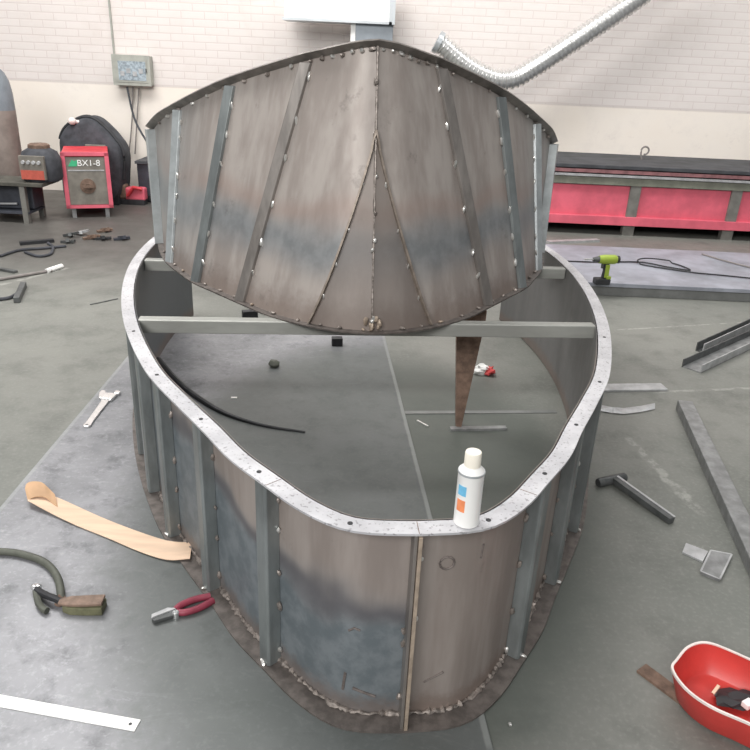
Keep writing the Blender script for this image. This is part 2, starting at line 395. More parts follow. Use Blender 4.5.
# joint lines on the rim
for t in (-.0, -.118, .10):
    p, a, n = lowS.frame(t, 1); obj('rim_joint', MB().bar(p + n * .002, p + n * .0485, .0016, .0006), M_['rust'], rim)
obj('base_flange', lowS.sweep(-1, 1, [(-.004, 0), (FW + .008, 0), (FW + .008, .006), (-.004, .006)], 0, 200), M_['flange'], lo)
for sg in (-1, 1):
    bp_ = [lowS.P(sg * .40 * i / 160, 0) + lowS.frame(sg * .40 * i / 160, 0)[2] * (.004 + random.uniform(-.002, .002)) + V((0, 0, .010 + random.uniform(-.002, .003))) for i in range(161)]
    obj('base_weld', MB().tube(bp_, .006, 6, None, lambda i: random.choice((.003, .004, .006, .008, .011))), M_['weldd'], lo, True)
RS = [(-.020, 0), (.026, 0), (.024, .018), (-.010, FW - .008), (-.020, FW - .010)]
RIBS = [.475, .86, 1.20, 1.52, 1.84, 2.17, 2.50, 2.84, 3.2]
for sg in (-1, 1):
    for s_ in RIBS:
        if s_ > ARC - .05: continue
        t = sg * s_ / ARC
        sec = [(-.024, 0), (-.024, FW - .012), (-.018, FW - .006), (.020, FW - .006), (.022, FW - .012), (.022, 0)]
        rb = obj('stiffener_rib', lowS.rib(t, sec, .01, .992), M_['rib'] if sg < 0 else M_['rib'], lo, False, .002)
        if s_ < 1.5:
            for v in (.06, .30, .52, .78, .93):
                p, a, n = lowS.frame(t - sg * .027 / ARC, v + random.uniform(-.04, .04)); tack(rb, p + n * .005, random.uniform(.0045, .008), mt=random.choice(('weld', 'weldd', 'weldd')))
            p, a, n = lowS.frame(t, 0); tack(rb, p + n * (FW - .004) + V((0, 0, .010)), .006, sc=(2.2, 1, .8))
# bow joint: two bars back to back
bw = lowS.P(0, 0); sj = obj('seam_bar', MB().box((.004, -.0 + FW - FW / 2 - .002, RH / 2), (.009, FW + .006, RH - .016)), M_['bronze'], lo, False, .001)
sj['label'] = 'tan upright flat bar at the bow joint'
obj('seam_bar', MB().box((-.006, FW - FW / 2, RH / 2 + .003), (.008, FW - .002, RH - .012)), M_['ribdark'], lo, False, .001)
for z in (.05, .09, .27, .31, .35, .53, .57): tack(sj, V((random.choice((-.014, .013)), .034, z)), .007, sc=(1, .8, 1.5), mt=random.choice(('weld', 'weldd')))
# smudge from a burner on the starboard plate, and short burn strokes
def mark(S, par, t, v, pts, r=.004):
    p, a, n = S.frame(t, v); obj('burn_mark', MB().tube([p + a * x + V((0, 0, z)) + n * .0002 for x, z in pts], r, 6, None), M_['soot'], par)
mark(lowS, lo, .0233 * 1, .80, [(.018 * math.cos(k * PI / 6), .018 * math.sin(k * PI / 6)) for k in range(13)], .003)
mark(lowS, lo, -.05, .17, [(0, -.03), (.006, .03)], .004); mark(lowS, lo, -.03, .13, [(-.03, .01), (.03, -.012)], .004)
mark(lowS, lo, .055, .82, [(0, -.02), (.004, .02)], .003); mark(lowS, lo, .02, .2, [(-.02, -.01), (.03, .02)], .003)
mark(lowS, lo, -.041, .45, [(-.014, 0), (0, .012), (.016, .008)], .003)
# struts across
def hw(u):
    for k in range(NS):
        if skin[k].y <= u <= skin[k + 1].y: return skin[k].x + (skin[k + 1].x - skin[k].x) * (u - skin[k].y) / (skin[k + 1].y - skin[k].y)
    return 1.1
for u in (1.45, 2.36):
    w = hw(u) - .01
    obj('cross_strut', MB().box((0, u, RH - .028), (2 * w, .05, .056)), M_['strut'], lo, False, .004)

# upper section standing on the struts
KB = [(0, 0, 0), (.14, .03, 0), (.265, .09, 0), (.42, .21, 0), (.56, .375, 0), (.67, .51, 0), (.79, .66, 0), (.885, .83, 0), (.97, 1.0, 0), (1.04, 1.2, 0), (1.10, 1.45, 0)]
KT = [(0, .25, 1.032), (.07, .262, 1.024), (.135, .295, 1.010), (.20, .345, .994), (.275, .405, .976), (.43, .555, .928), (.605, .73, .868), (.76, .93, .803), (.91, 1.15, .732), (1.03, 1.32, .668), (1.125, 1.5, .595)]
upS = Shell(catmull(KB, 6), catmull(KT, 6))
# keep the measured outlines as the flange edges: the skin sits further in
def shrink(Lp, d):
    out = []
    for k in range(len(Lp)):
        a = Lp[min(k + 1, len(Lp) - 1)] - Lp[max(k - 1, 0)]
        if k == 0: a = V((1, 0, 0))
        a.z = 0; a.normalize(); out.append(Lp[k] - V((a.y, -a.x, 0)) * d)
    out[0].x = 0; return out
UB = .03
upS = Shell(shrink(upS.B, UB), shrink(upS.T, .035))
up = thing('bow_section', 'tall curved bow-shaped steel section standing tilted on the struts of the mould', 'steel mould section', (-.018, 2.63, RH), YAW)
for sg in (-1, 1): obj('shell_plate', upS.sheet(0, sg, 60, nv=14), M_['up'], up, True)
tf = obj('top_flange', upS.sweep(-1, 1, [(-.01, -.006), (.040, -.006), (.040, 0), (-.01, 0)], 1, 120, R(30)), M_['ribdark'], up)
for sg in (-1, 1):
    for i in range(16):
        t = sg * (i + .6) / 17; p, a, n = upS.frame(t, 1); tack(tf, p + n * .008 + V((0, 0, -.010 - random.random() * .006)), random.uniform(.005, .010), sc=(1.6, 1, 1), mt=random.choice(('weld', 'weldd', 'weldd')))
bf = obj('bottom_flange', upS.sweep(-1, 1, [(-.02, 0), (UB, 0), (UB, .006), (-.02, .006)], 0, 120), M_['flange'], up)
for sg in (-1, 1):
    for i in range(14):
        t = sg * (i + .4) / 15; p, a, n = upS.frame(t, 0); tack(bf, p + n * .006 + V((0, 0, .012)), random.uniform(.005, .008), sc=(1.8, 1, .8), mt=random.choice(('bronze', 'weldd', 'weldd')))
k = 1 / 10
for sg in (-1, 1):
    for i, (t, mt) in enumerate(((.40, 'ribdark'), (.60, 'rib'), (.80, 'riblight'))):
        sec = [(-.026, 0), (-.024, .024), (-.017, .032), (.022, .014), (.024, 0)]
        sec = [(-x, y) for x, y in sec][::-1]
        rb = obj('stiffener_rib', upS.rib(sg * t, sec, .006, .985, 12), M_[mt], up, False, .002)
        for v in (.12, .27, .42, .60, .78, .92):
            p, a, n = upS.frame(sg * t, v + random.uniform(-.03, .03)); tack(rb, p - a * (sg * .028) + n * .005, random.uniform(.006, .009), sc=(.9, .8, 2.2))
    e = obj('end_angle', upS.rib(sg * .985, [(-.022, -.01), (-.022, .045), (.016, .045), (.016, -.01)], .006, .985, 10), M_['riblight'], up, False, .002)
    e['label'] = 'pale grey end angle'
    # wedge-shaped gusset let in at the foot of the bow
    TV, VV = .195, .72
    gp = obj('gusset_plate', upS.sheet(0.0005 * sg, TV * sg, 24, .005, 1, 16, .002, .002, lambda t: max(.006, VV * (1 - abs(t) / TV))), M_['gus'], up, True)
    eb = []
    for i in range(21):
        q = i / 20; p, a, n = upS.frame(sg * max(TV * q, .0), .01 + VV * (1 - q) * .985); eb.append((p, a, n))
    rings = [[p - a * .0045, p + a * .0045, p + a * .004 + n * .020, p - a * .004 + n * .020] for p, a, n in eb]
    ed = obj('gusset_edge', MB().loft(rings), M_['gedge'], up); ed['label'] = 'raised edge strip of the gusset'
    for q in (.28, .5, .68, .85):
        p, a, n = upS.frame(sg * TV * q, .01 + VV * (1 - q)); tack(ed, p - a * sg * .008 + n * .005, random.uniform(.0035, .006), sc=(.9, .8, 2.2))
# bow seam
sp = [upS.frame(0, v)[0] + V((0, -.002, 0)) for v in [i / 30 for i in range(31)]]
sm = obj('bow_seam', MB().tube(sp, .0045, 6, None, lambda i: random.uniform(.0025, .006)), M_['weldd'], up, True)
for v in (.3, .335, .43, .56, .70, .88): tack(sm, upS.frame(0, v)[0] + V((random.uniform(-.006, .006), -.006, 0)), random.uniform(.006, .012), sc=(1, .8, 1.2), mt=random.choice(('weld', 'weldd')))
for i in range(9): tack(sm, upS.frame(0, .02)[0] + V((random.uniform(-.03, .03), -.008, random.uniform(-.006, .05))), random.uniform(.007, .012), sc=(1, .8, 1.5), mt=random.choice(('weld', 'bronze', 'bronze')))

# ------------------------------------------------------------------ spray can on the rim
cp = G(466, 522, RH)
can = thing('spray_can', 'white spray can with blue and orange labels standing on the mould rim', 'spray can', cp, R(-4)); can.scale = (.92, .92, .90)
cr_ = .0325
obj('can_body', MB().lathe([(.029, 0), (.0325, .003), (.0325, .150), (.0335, .152), (.0335, .155), (.030, .160), (.022, .168), (.0205, .170)]), M_['white'], can, True)
obj('shoulder', MB().lathe([(.0335, .1505), (.034, .153), (.0335, .1565), (.0325, .1565)]), M_['galv'], can, True)
obj('spray_cap', MB().lathe([(.0205, .164), (.0205, .205), (.019, .209), (.014, .2095)]), M_['cream'], can, True)['label'] = 'ivory cap'
for z0, z1, mt in ((.095, .123, 'blue'), (.048, .082, 'orange')):
    a0, a1 = R(-150), R(-108); P1 = [a0 + (a1 - a0) * i / 8 for i in range(9)]
    rings = [[(q * math.cos(a), q * math.sin(a), z) for q, z in ((cr_, z0), (cr_ + .0006, z0), (cr_ + .0006, z1), (cr_, z1))] for a in P1]
    obj('label_print', MB().loft(rings), M_[mt], can)['label'] = ('blue' if mt == 'blue' else 'orange') + ' square print'

# ------------------------------------------------------------------ tools and offcuts on the left plate
# adjustable wrench
p, q = G(87, 427, Z), G(110, 396, Z); dv = q - p; w = thing('adjustable_wrench', 'chrome adjustable wrench lying on the plate left of the mould', 'wrench', p, math.atan2(dv.y, dv.x))
w.scale = (1, 1.3, 1); Lw = dv.length; hw_ = MB(); out = []
for x, y in ((-.012, .008), (0, .014), (.02, .013), (.05, .011), (Lw * .75, .014), (Lw * .85, .020)): out.append((x, y))
poly = out + [(x, -y) for x, y in out[::-1]]
obj('handle', MB().prism(poly, 0, .011), M_['chrome'], w, False, .003)
obj('hang_hole', MB().lathe([(.006, .0105), (.006, .0115)], 14), M_['black'], w)
obj('fixed_jaw', MB().prism([(Lw * .80, -.022), (Lw * .84, .028), (Lw + .008, .043), (Lw + .038, .040), (Lw + .030, .022), (Lw + .008, .018), (Lw + .006, -.012), (Lw - .002, -.030)], 0, .016), M_['chrome'], w, False, .003)
obj('moving_jaw', MB().prism([(Lw + .004, -.034), (Lw + .006, -.014), (Lw + .034, -.010), (Lw + .040, -.024), (Lw + .024, -.038)], .001, .015), M_['chrome'], w, False, .003)
obj('adjusting_screw', MB().tube([(Lw * .93, -.020, .009), (Lw * .93, .0, .009)], .006), M_['mids'], w)

# tan strip
top = [(28, 488), (50, 495), (67, 502), (100, 517), (133, 530), (167, 541), (192, 543)]
bot = [(28, 501), (50, 513), (77, 526), (107, 538), (140, 552), (167, 560), (190, 559)]
zs = [.055, .022, .009, .008, .008, .012, .03]
ta = catmull([G(*p, Z + z * .5) for p, z in zip(top, zs)], 4); ba = catmull([G(*p, Z + z * .5) for p, z in zip(bot, zs)], 4)
st = MB(); st.loft([[a, b, b + V((0, 0, .0025)), a + V((0, 0, .0025))] for a, b in zip(ta, ba)])
me = st.mesh('card_strip', True); c0 = G(100, 525, Z); me.transform(Matrix.Translation(-c0)); root = thing('card_strip', 'long curling tan strip of card lying beside the mould on the left', 'card strip', c0)
obj('strip', me, M_['tan'], root)
e0 = [ta[0], ta[1], ta[2]]; e1 = [ba[0], ba[1], ba[2]]
en = [(25 + 0, 489, 28, 502, .048), (27, 484, 31, 499, .064), (33, 482, 38, 497, .066), (42, 483, 46, 498, .054), (49, 489, 52, 503, .032), (55, 495, 58, 508, .016)]
def sm_(L): return catmull(L, 4)
eA = sm_([G(a, b, Z + z) - c0 for a, b, c, d, z in en]); eB = sm_([G(c, d, Z + z * .45) - c0 for a, b, c, d, z in en])
ear = MB().loft([[x, y, y + V((0, 0, .003)), x + V((0, 0, .003))] for x, y in zip(eA, eB)])
obj('curled_end', ear, M_['copper'], root, True)['label'] = 'orange-brown curled end'

# electrode holder with cable
eh = thing('electrode_holder', 'welding electrode holder with cable lying on the plate at the left edge', 'welding clamp', G(62, 604, Z))
o0 = G(62, 604, Z); g = lambda x, y, z=.0: G(x, y, Z + z) - o0
hd = (g(105, 610) - g(64, 610)); hd.z = 0; hl_ = hd.length; HM = Matrix.Translation(g(64, 610)) @ Matrix.Rotation(math.atan2(hd.y, hd.x), 4, 'Z')
obj('upper_handle', MB().loft([[(x, w_ * sy, z + dz) for sy, dz in ((-1, 0), (1, 0), (1, .010), (-1, .010))] for x, w_, z in ((-.012, .010, .026), (.02, .020, .029), (hl_ * .55, .023, .030), (hl_, .022, .034))], M=HM), M_['handle'], eh, False, .003)
obj('lower_handle', MB().loft([[(x, w_ * sy, dz) for sy, dz in ((-1, 0), (1, 0), (.95, h_), (-.95, h_))] for x, w_, h_ in ((0, .012, .024), (.025, .024, .027), (hl_ * .55, .027, .028), (hl_, .026, .028))], M=HM), M_['handle2'], eh, False, .003)
obj('upper_jaw', MB().tube([g(64, 603, .022), g(56, 599, .026), g(48, 596, .024), g(40, 592, .02), g(35, 587, .02)], .011, 8), M_['black'], eh, True, 0)
obj('jaw_tip', MB().blob(g(36, 587, .022), .016, (1.2, .9, .6), 10), M_['chrome'], eh, True)['label'] = 'bright copper-silver jaw tip'
obj('lower_jaw', MB().tube([g(36, 588, .014), g(37, 596, .012), g(39, 604, .012), g(43, 609, .012), g(47, 611, .012)], .011, 8), M_['cable'], eh, True)
obj('spring_pivot', MB().tube([g(58, 605, .004), g(62, 596, .03)], .012, 10), M_['rust'], eh, True)
obj('cable', MB().tube(catmull([g(61, 600, .02), g(60.5, 590, .018), g(58, 579, .014), g(52, 569, .012), g(42, 561, .012), g(25, 555, .012), g(8, 552, .012), g(-25, 551, .012), g(-60, 556, .012)], 6), .0125, 10), M_['cable'], eh, True)

# pliers
p, q = G(152, 623, Z), G(212, 601, Z); dv = q - p; pl = thing('pliers', 'dark red handled pliers lying on the plate in front of the mould', 'pliers', p, math.atan2(dv.y, dv.x)); Lp = dv.length
obj('jaw', MB().prism([(0, .002), (.004, -.012), (Lp * .38, -.018), (Lp * .44, .004), (Lp * .30, .004)], .004, .016), M_['darks'], pl, False, .002)
obj('jaw', MB().prism([(0, .004), (.006, .020), (Lp * .30, .024), (Lp * .44, .006), (Lp * .3, .006)], .004, .017), M_['lights'], pl, False, .002)['label'] = 'bright upper jaw'
obj('pivot_bolt', MB().lathe([(.0105, 0), (.0105, .020), (.007, .023)], 14, Matrix.Translation((Lp * .37, -.012, 0))), M_['chrome'], pl, True)
for sg in (-1, 1):
    obj('grip', MB().tube(catmull([(Lp * .40, .002 + sg * .006, .010), (Lp * .52, sg * .019, .011), (Lp * .75, sg * .022, .011), (Lp * 1.0, sg * .012, .011)], 4), .011, 10), M_['grip'], pl, True)

# steel rule at the bottom left corner
p, q = G(-40, 694, Z), G(137, 726, Z); dv = q - p; ru = thing('steel_ruler', 'flat white steel ruler lying in the bottom left corner', 'ruler', q, math.atan2(-dv.y, -dv.x))
obj('blade', MB().box((dv.length / 2 - .002, 0, .0015), (dv.length, .036, .003)), M_['white'], ru, False, .0008)
obj('hang_hole', MB().lathe([(.0045, .003), (.0045, .0034)], 14, Matrix.Translation((.018, 0, 0))), M_['black'], ru)
tk = MB()
for i in range(1, 46): tk.box((.03 + i * .01, .015 - (.003 if i % 5 else .0055) / 2, .0031), (.0009, .003 if i % 5 else .0055, .0003))
obj('graduations', tk, M_['mids'], ru)

# ------------------------------------------------------------------ inside the mould
b_ = G(458, 426, 0)
pr = MB(); tx = D(467, 342, b_.y)
pr.prism([(-.012, 0), (.012, 0), (.075, .565), (.075, .60), (-.055, .60), (-.052, .5)], -.03, .03, Matrix.Translation((b_.x, b_.y, 0)) @ Matrix.Rotation(PI / 2, 4, 'X'))
single('steel_wedge', pr, M_['rust'], 'rusty brown tapering steel wedge standing upright inside the mould behind the front strut', 'steel prop', bevel=.003)
single('flat_bar', MB().bar(G(450, 430, 0), G(506, 429, 0), .03, .012), M_['mids'], 'short grey flat bar lying at the foot of the rusty wedge inside the mould', 'flat bar')
single('flat_bar', MB().bar(G(400, 413, 0), G(556, 412, 0), .03, .004), M_['pedge'], 'thin long flat strip lying across the floor inside the mould', 'flat bar')
wp = thing('candy_wrapper', 'small crumpled red and white wrapper on the floor inside the mould', 'wrapper', G(482, 374, 0))
def crumple(r, n=9):
    return MB().blob((0, 0, r * .6), r, (1.2, .8, .7), n, .35)
obj('wrapper', crumple(.042), M_['white'], wp)
obj('red_print', MB().blob((.034, -.008, .026), .032, (1.2, 1, .8), 8, .4), M_['foilred'], wp)
single('steel_block', MB().box(G(250, 319, 0) + V((0, 0, .03)), (.10, .05, .06), R(20)), M_['black'], 'small black block on the floor behind the front strut at left', 'steel block', bevel=.004)
single('steel_block', MB().box(G(337, 345, Z) + V((0, 0, .025)), (.065, .05, .05), R(8)), M_['black'], 'small black block on the floor just in front of the front strut', 'steel block', bevel=.004)
single('slag_lump', MB().blob(G(274, 367, Z) + V((0, 0, .02)), .03, (1.1, .9, .8), 9, .15), M_['cable'], 'small rounded brown lump on the plate inside the mould', 'lump', smooth=True)
single('bent_rod', MB().tube(catmull([G(158, 360, .02), G(176, 380, .02), G(196, 396, .02), G(225, 413, .016), G(262, 425, .012), G(305, 432, .010)], 8), .012, 8, None, lambda i: .019 - .00035 * i), M_['black'], 'thin black bent rod lying inside the left wall of the mould', 'rod', smooth=True)
single('metal_chip', MB().bar(G(417, 421, 0), G(428, 427, 0), .008, .006), M_['alu'], 'tiny bright chip on the floor inside the mould near the plate edge', 'metal chip')
single('metal_chip', MB().bar(G(231, 398, Z), G(237, 398, Z), .014, .004), M_['alu'], 'tiny bright chip on the plate above the black bent rod', 'metal chip')
single('metal_chip', MB().blob(G(510, 725, 0) + V((0, 0, .003)), .006, (1, 1, .6), 6, .3), M_['alu'], 'tiny bright chip on the concrete in front of the bow', 'metal chip')

# ------------------------------------------------------------------ right side floor
# hammer
hp, hq = G(613, 484, .02), G(671, 522, .012)
ha = thing('welded_hammer', 'T-shaped steel hammer with square handle lying right of the mould', 'hammer', G(613, 484, 0)); o0 = G(613, 484, 0)
a_, b2 = G(598, 483, .02) - o0, G(625, 477, .02) - o0
ax = (b2 - a_).normalized()
obj('head', MB().tube([a_, a_ + ax * .006, b2 - ax * .006, b2], .02, 14, None, lambda i: (.017, .020, .020, .017)[i]), M_['darks'], ha, True)
obj('handle', MB().bar(V((.0, -.01, .012)), G(671, 524, 0) - o0, .030, .028), M_['darks'], ha, False, .003)
obj('handle_edge', MB().bar(V((.012, .0, .040)), G(671, 524, 0) - o0 + V((.012, .008, .028)), .010, .0015), M_['lights'], ha)['label'] = 'worn bright handle edge'
# long tube
p, q = G(683, 410, 0), G(770, 600, 0)
lt = thing('square_tube', 'long grey square steel tube lying at the right edge beyond the hammer', 'steel tube', p); e_ = q - p
obj('tube_wall', MB().bar((0, 0, 0), e_, .075, .055), M_['mids'], lt, False, .004)
dd = e_.normalized(); obj('open_end', MB().bar(-dd * .001 + V((0, 0, .008)), -dd * .0002 + V((0, 0, .008)), .06, .04), M_['black'], lt)
# channels
def channel(p, q, w, h, mt, label):
    t = thing('steel_channel', label, 'steel channel', p, 0, 'steel channels at the right edge'); e = q - p; d = e.normalized(); s = V((-d.y, d.x, 0)) * (w / 2)
    obj('web', MB().bar((0, 0, 0), e, w, .006), M_[mt], t)
    for k in (-1, 1): obj('channel_flange', MB().bar(s * k * .94, e + s * k * .94, .006, h), M_['lights'] if k < 0 else M_['darks'], t)
channel(G(691, 370, 0), G(775, 331, 0), .12, .05, 'mids', 'grey steel channel lying open side up at the right edge, nearer the hammer')
channel(G(699, 352, 0), G(757, 325, 0), .045, .06, 'darks', 'narrow dark steel channel lying just behind the wider grey channel at the right edge')
single('flat_bar', MB().bar(G(590, 389, 0), G(664, 388, 0), .085, .012), M_['lights'], 'light grey flat bar sticking out beside the right flank of the mould', 'flat bar', bevel=.002)
ps = [(596, 407), (612, 410), (624, 411), (640, 409), (655, 406)]
fl = MB().loft([[G(x, y - 3, .004 + (.012 if i in (1, 4) else 0)), G(x, y + 3, .003), G(x, y + 3, .005), G(x, y - 3, .006 + (.012 if i in (1, 4) else 0))] for i, (x, y) in enumerate(ps)])
single('foil_strip', fl, M_['lights'], 'crinkled pale metal strip on the floor just in front of the light flat bar', 'metal strip')
single('steel_offcut', MB().prism([G(*p).to_2d() for p in ((682, 553.5), (685.5, 544.5), (708, 553), (702.5, 563))][::-1], 0, .008), M_['lights'], 'small light grey steel offcut touching the darker square one', 'steel offcut', bevel=.001)
ofc = thing('steel_offcut', 'small dark square steel offcut with bright edges lying above the red tub', 'steel offcut', G(715, 567)); o0 = G(715, 567)
pq = [(G(*p) - o0).to_2d() for p in ((710, 553), (731, 557), (719, 582), (700, 574))][::-1]
obj('offcut_plate', MB().prism(pq, .0, .012), M_['mids'], ofc)
eb = MB()
for i in range(4): eb.bar(V((*pq[i], .012)), V((*pq[(i + 1) % 4], .012)), .006, .0015)
obj('bright_edge', eb, M_['lights'], ofc)
single('rusty_bar', MB().bar(G(641, 669, 0), G(700, 713, 0), .045, .008), M_['rust'], 'rusty brown flat bar running under the red tub', 'flat bar')
# red tub
zr = .105
ctr = [(671, 669), (676, 659), (688, 646), (706, 642), (732, 651), (775, 672), (815, 700), (815, 745), (780, 738), (746, 723), (710, 707), (685, 689)]
rimp = [G(*p, zr) for p in ctr]; cen = sum(rimp, V()) / len(rimp)
# close smooth loop
def loop(P, per=5):
    P = [V(p) for p in P]; n = len(P); o = []
    for i in range(n):
        a, b, c, d = P[i - 1], P[i], P[(i + 1) % n], P[(i + 2) % n]
        for k in range(per):
            t = k / per; o.append(.5 * ((2 * b) + (c - a) * t + (2 * a - 5 * b + 4 * c - d) * t * t + (3 * b - a - 3 * c + d) * t ** 3))
    return o
rl = loop(rimp); cg = V((cen.x, cen.y, 0)); tb = thing('red_tub', 'red plastic tub with a pale rim cut off by the right edge', 'tub', cg + V((0, 0, .0085)))
def ring(s, z): return [V(((p.x - cen.x) * s, (p.y - cen.y) * s, z)) for p in rl]
hz = zr - .0085
body = MB().loft([ring(.76, 0), ring(.80, .006), ring(.985, hz - .004), ring(.985, hz), ring(.965, hz), ring(.96, hz - .006), ring(.78, .012), ring(.74, .008)], True)
obj('tub_body', body, M_['tub'], tb, True)
obj('tub_rim', MB().loft([ring(.955, hz - .001), ring(.955, hz + .003), ring(1.0, hz + .003), ring(1.0, hz - .004), ring(.955, hz - .001)], False), M_['lip'], tb, True)['label'] = 'pale worn rim'
so = [(715, 694), (728, 702), (741, 708)]
single('scrap_pile', MB().blob(G(737, 700, .03), .042, (1.5, .9, .35), 12, .25), M_['black'], 'dark steel scrap heaped in the bottom of the red tub', 'scrap')
single('wooden_stick', MB().bar(G(713, 694, .040), G(719, 686, .055), .008, .006), M_['tan'], 'short tan stick poking out of the scrap in the red tub', 'stick')
single('white_scrap', MB().box(G(748, 704, .05), (.03, .022, .018), .5), M_['white'], 'white piece lying on the scrap in the red tub', 'scrap', bevel=.003)

# ------------------------------------------------------------------ platform with the drill
pt = thing('steel_platform', 'low flat lilac-grey steel platform in front of the red bench', 'platform', (3.3, 6.2, 0))
obj('platform_top', MB().box((0, -.14, .09), (4.2, 1.27, .03)), M_['platform'], pt, False, .002)
obj('platform_side', MB().box((0, -.14, .038), (4.16, 1.23, .074)), M_['pedge'], pt)
dz = .105
dp = G(601, 284, dz); dr = thing('cordless_drill', 'lime green and black cordless drill standing on the platform', 'drill', dp, R(8)); dr.scale = (1.1, 1.1, 1.12)
obj('battery', MB().box((0, 0, .022), (.105, .07, .042)), M_['black'], dr, False, .008)
obj('battery_clip', MB().box((.035, -.02, .052), (.03, .03, .02)), M_['green'], dr, False, .003)
obj('grip', MB().loft([[(x + dx, dy, z) for dx, dy in ((-.017, -.017), (.019, -.017), (.019, .017), (-.017, .017))] for x, z in ((.012, .042), (.018, .09), (.012, .15))]), M_['black'], dr, False, .005)
obj('grip_inlay', MB().box((.020, -.016, .095), (.030, .012, .09)), M_['green'], dr, False, .002)
obj('motor_housing', MB().tube([(.085, 0, .172), (.07, 0, .172), (-.01, 0, .172), (-.045, 0, .172)], .032, 14, None, lambda i: (.024, .032, .032, .026)[i]), M_['green'], dr, True)
obj('rear_cap', MB().tube([(.1, 0, .172), (.082, 0, .172)], .026, 14), M_['black'], dr, True)
obj('chuck', MB().tube([(-.045, 0, .172), (-.06, 0, .172), (-.088, 0, .172)], .02, 12, None, lambda i: (.022, .02, .013)[i]), M_['darks'], dr, True)
obj('drill_bit', MB().tube([(-.086, 0, .172), (-.15, 0, .172)], .006, 8), M_['alu'], dr)
obj('trigger', MB().box((-.012, 0, .125), (.018, .014, .03)), M_['darks'], dr, False, .003)
cb = catmull([G(565, 262, dz), G(600, 263, dz), G(640, 263, dz), G(668, 268, dz), G(690, 271, dz), G(672, 264, dz), G(645, 261, dz), G(640, 265, dz), G(690, 273, dz), G(720, 276, dz), G(770, 281, dz)], 8)
single('power_cable', MB().tube([p + V((0, 0, .008 + (.016 if 40 < i < 56 else 0))) for i, p in enumerate(cb)], .006, 8), M_['black'], 'black cable with a loop lying across the platform beside the drill', 'cable', smooth=True)
single('power_cable', MB().tube(catmull([G(702, 254, dz + .008), G(722, 260, dz + .008), G(745, 266, dz + .008), G(790, 278, dz + .008)], 6), .007, 8), M_['wire'], 'thin grey cable lying on the platform near the right edge, farther back', 'cable', smooth=True)
single('flat_bar', MB().bar(G(548, 243, 0), G(598, 241, 0), .07, .02), M_['lights'], 'pale flat bar on the floor between the platform and the red bench', 'flat bar')

# red bench along the wall
X0, X1, Y0, Y1 = .6, 6.0, 7.75, 8.88
be = thing('workbench', 'long red panelled steel bench with a dark top along the back wall', 'bench', ((X0 + X1) / 2, Y0, 0)); cx = (X0 + X1) / 2
LB = X1 - X0
obj('bench_top', MB().box((0, (Y1 - Y0) / 2, .70), (LB, Y1 - Y0 + .04, .035)), M_['topb'], be, False, .004)
obj('upper_rail', MB().box((0, .01, .655), (LB, .05, .035)), M_['dred'], be)
obj('guide_rail', MB().box((0, -.03, .615), (LB, .05, .02)), M_['lights'], be)['label'] = 'pale guide rail'
obj('olive_rail', MB().box((0, 0, .56), (LB, .06, .075)), M_['olive'], be)
for i in range(5):
    xa = 2.64 - 1.06 * 2 + 1.06 * i; xl = xa + .055; xr = xa + 1.06 - .055
    if xl > X1 - .1: break
    xr = min(xr, X1)
    obj('red_panel', MB().box(((xl + xr) / 2 - cx, .02, .355), (xr - xl, .02, .315)), M_['pink'], be)
    obj('post', MB().box((xa - cx, .015, .34), (.11, .07, .40)), M_['postg'], be)
    obj('foot', MB().box((xa - cx, .03, .052), (.12, .08, .104)), M_['postg'], be)
obj('lower_rail', MB().box((0, -.01, .155), (LB, .07, .09)), M_['pink'], be, False, .003)
obj('back_board', MB().box((0, .6, .36), (LB, .03, .64)), M_['ink'], be)
hk = D(643, 152, 8.4); hk.z = .7175
single('wire_hook', MB().tube([hk, hk + V((-.02, 0, .06))] + [hk + V((.02 + .042 * math.cos(a), 0, .10 + .042 * math.sin(a))) for a in [R(200 - 25 * i) for i in range(13)]], .010, 8), M_['wire'], 'small curled wire hook standing on the dark bench top', 'hook', smooth=True)

# dark cabinet at the wall between the welder and the bow section
dc = thing('low_cabinet', 'low dark steel cabinet against the wall behind the red clutter', 'cabinet', (-1.92, 8.62, 0))
obj('cabinet_body', MB().box((0, 0, .215), (1.78, .45, .43)), M_['ink'], dc, False, .004)
obj('cabinet_top', MB().box((0, -.01, .445), (1.80, .5, .03)), M_['topb'], dc)
obj('cabinet_plinth', MB().box((0, -.236, .05), (1.76, .02, .06)), M_['black'], dc)

# ------------------------------------------------------------------ wall services
bx = D(134, 71, 8.86); eb = thing('electrical_box', 'grey electrical meter box fixed on the brick wall', 'electrical box', (bx.x, 8.9, 1.25))
obj('box_body', MB().box((0, -.06, .145), (.42, .12, .31)), M_['box'], eb, False, .006)
obj('box_frame', MB().box((0, -.125, .145), (.43, .012, .32)).box((0, -.13, .145), (.36, .012, .25)), M_['box'], eb)
obj('box_window', MB().box((.01, -.1375, .14), (.31, .004, .20)), M_['glass'], eb)
for i in range(4): obj('breaker', MB().box((-.10 + .07 * i, -.141, .11 + .03 * (i % 2)), (.045, .006, .05)), M_['lights'], eb)
obj('box_latch', MB().box((.17, -.14, .15), (.012, .01, .04)), M_['darks'], eb)
cx_ = D(111, 20, 8.88)
single('conduit', MB().tube([(-3.12, 8.885, 1.55), (-3.125, 8.885, 2.2), (-3.13, 8.885, 3.6)], .011, 8), M_['box'], 'thin grey conduit running up the wall from the electrical box', 'conduit', smooth=True)
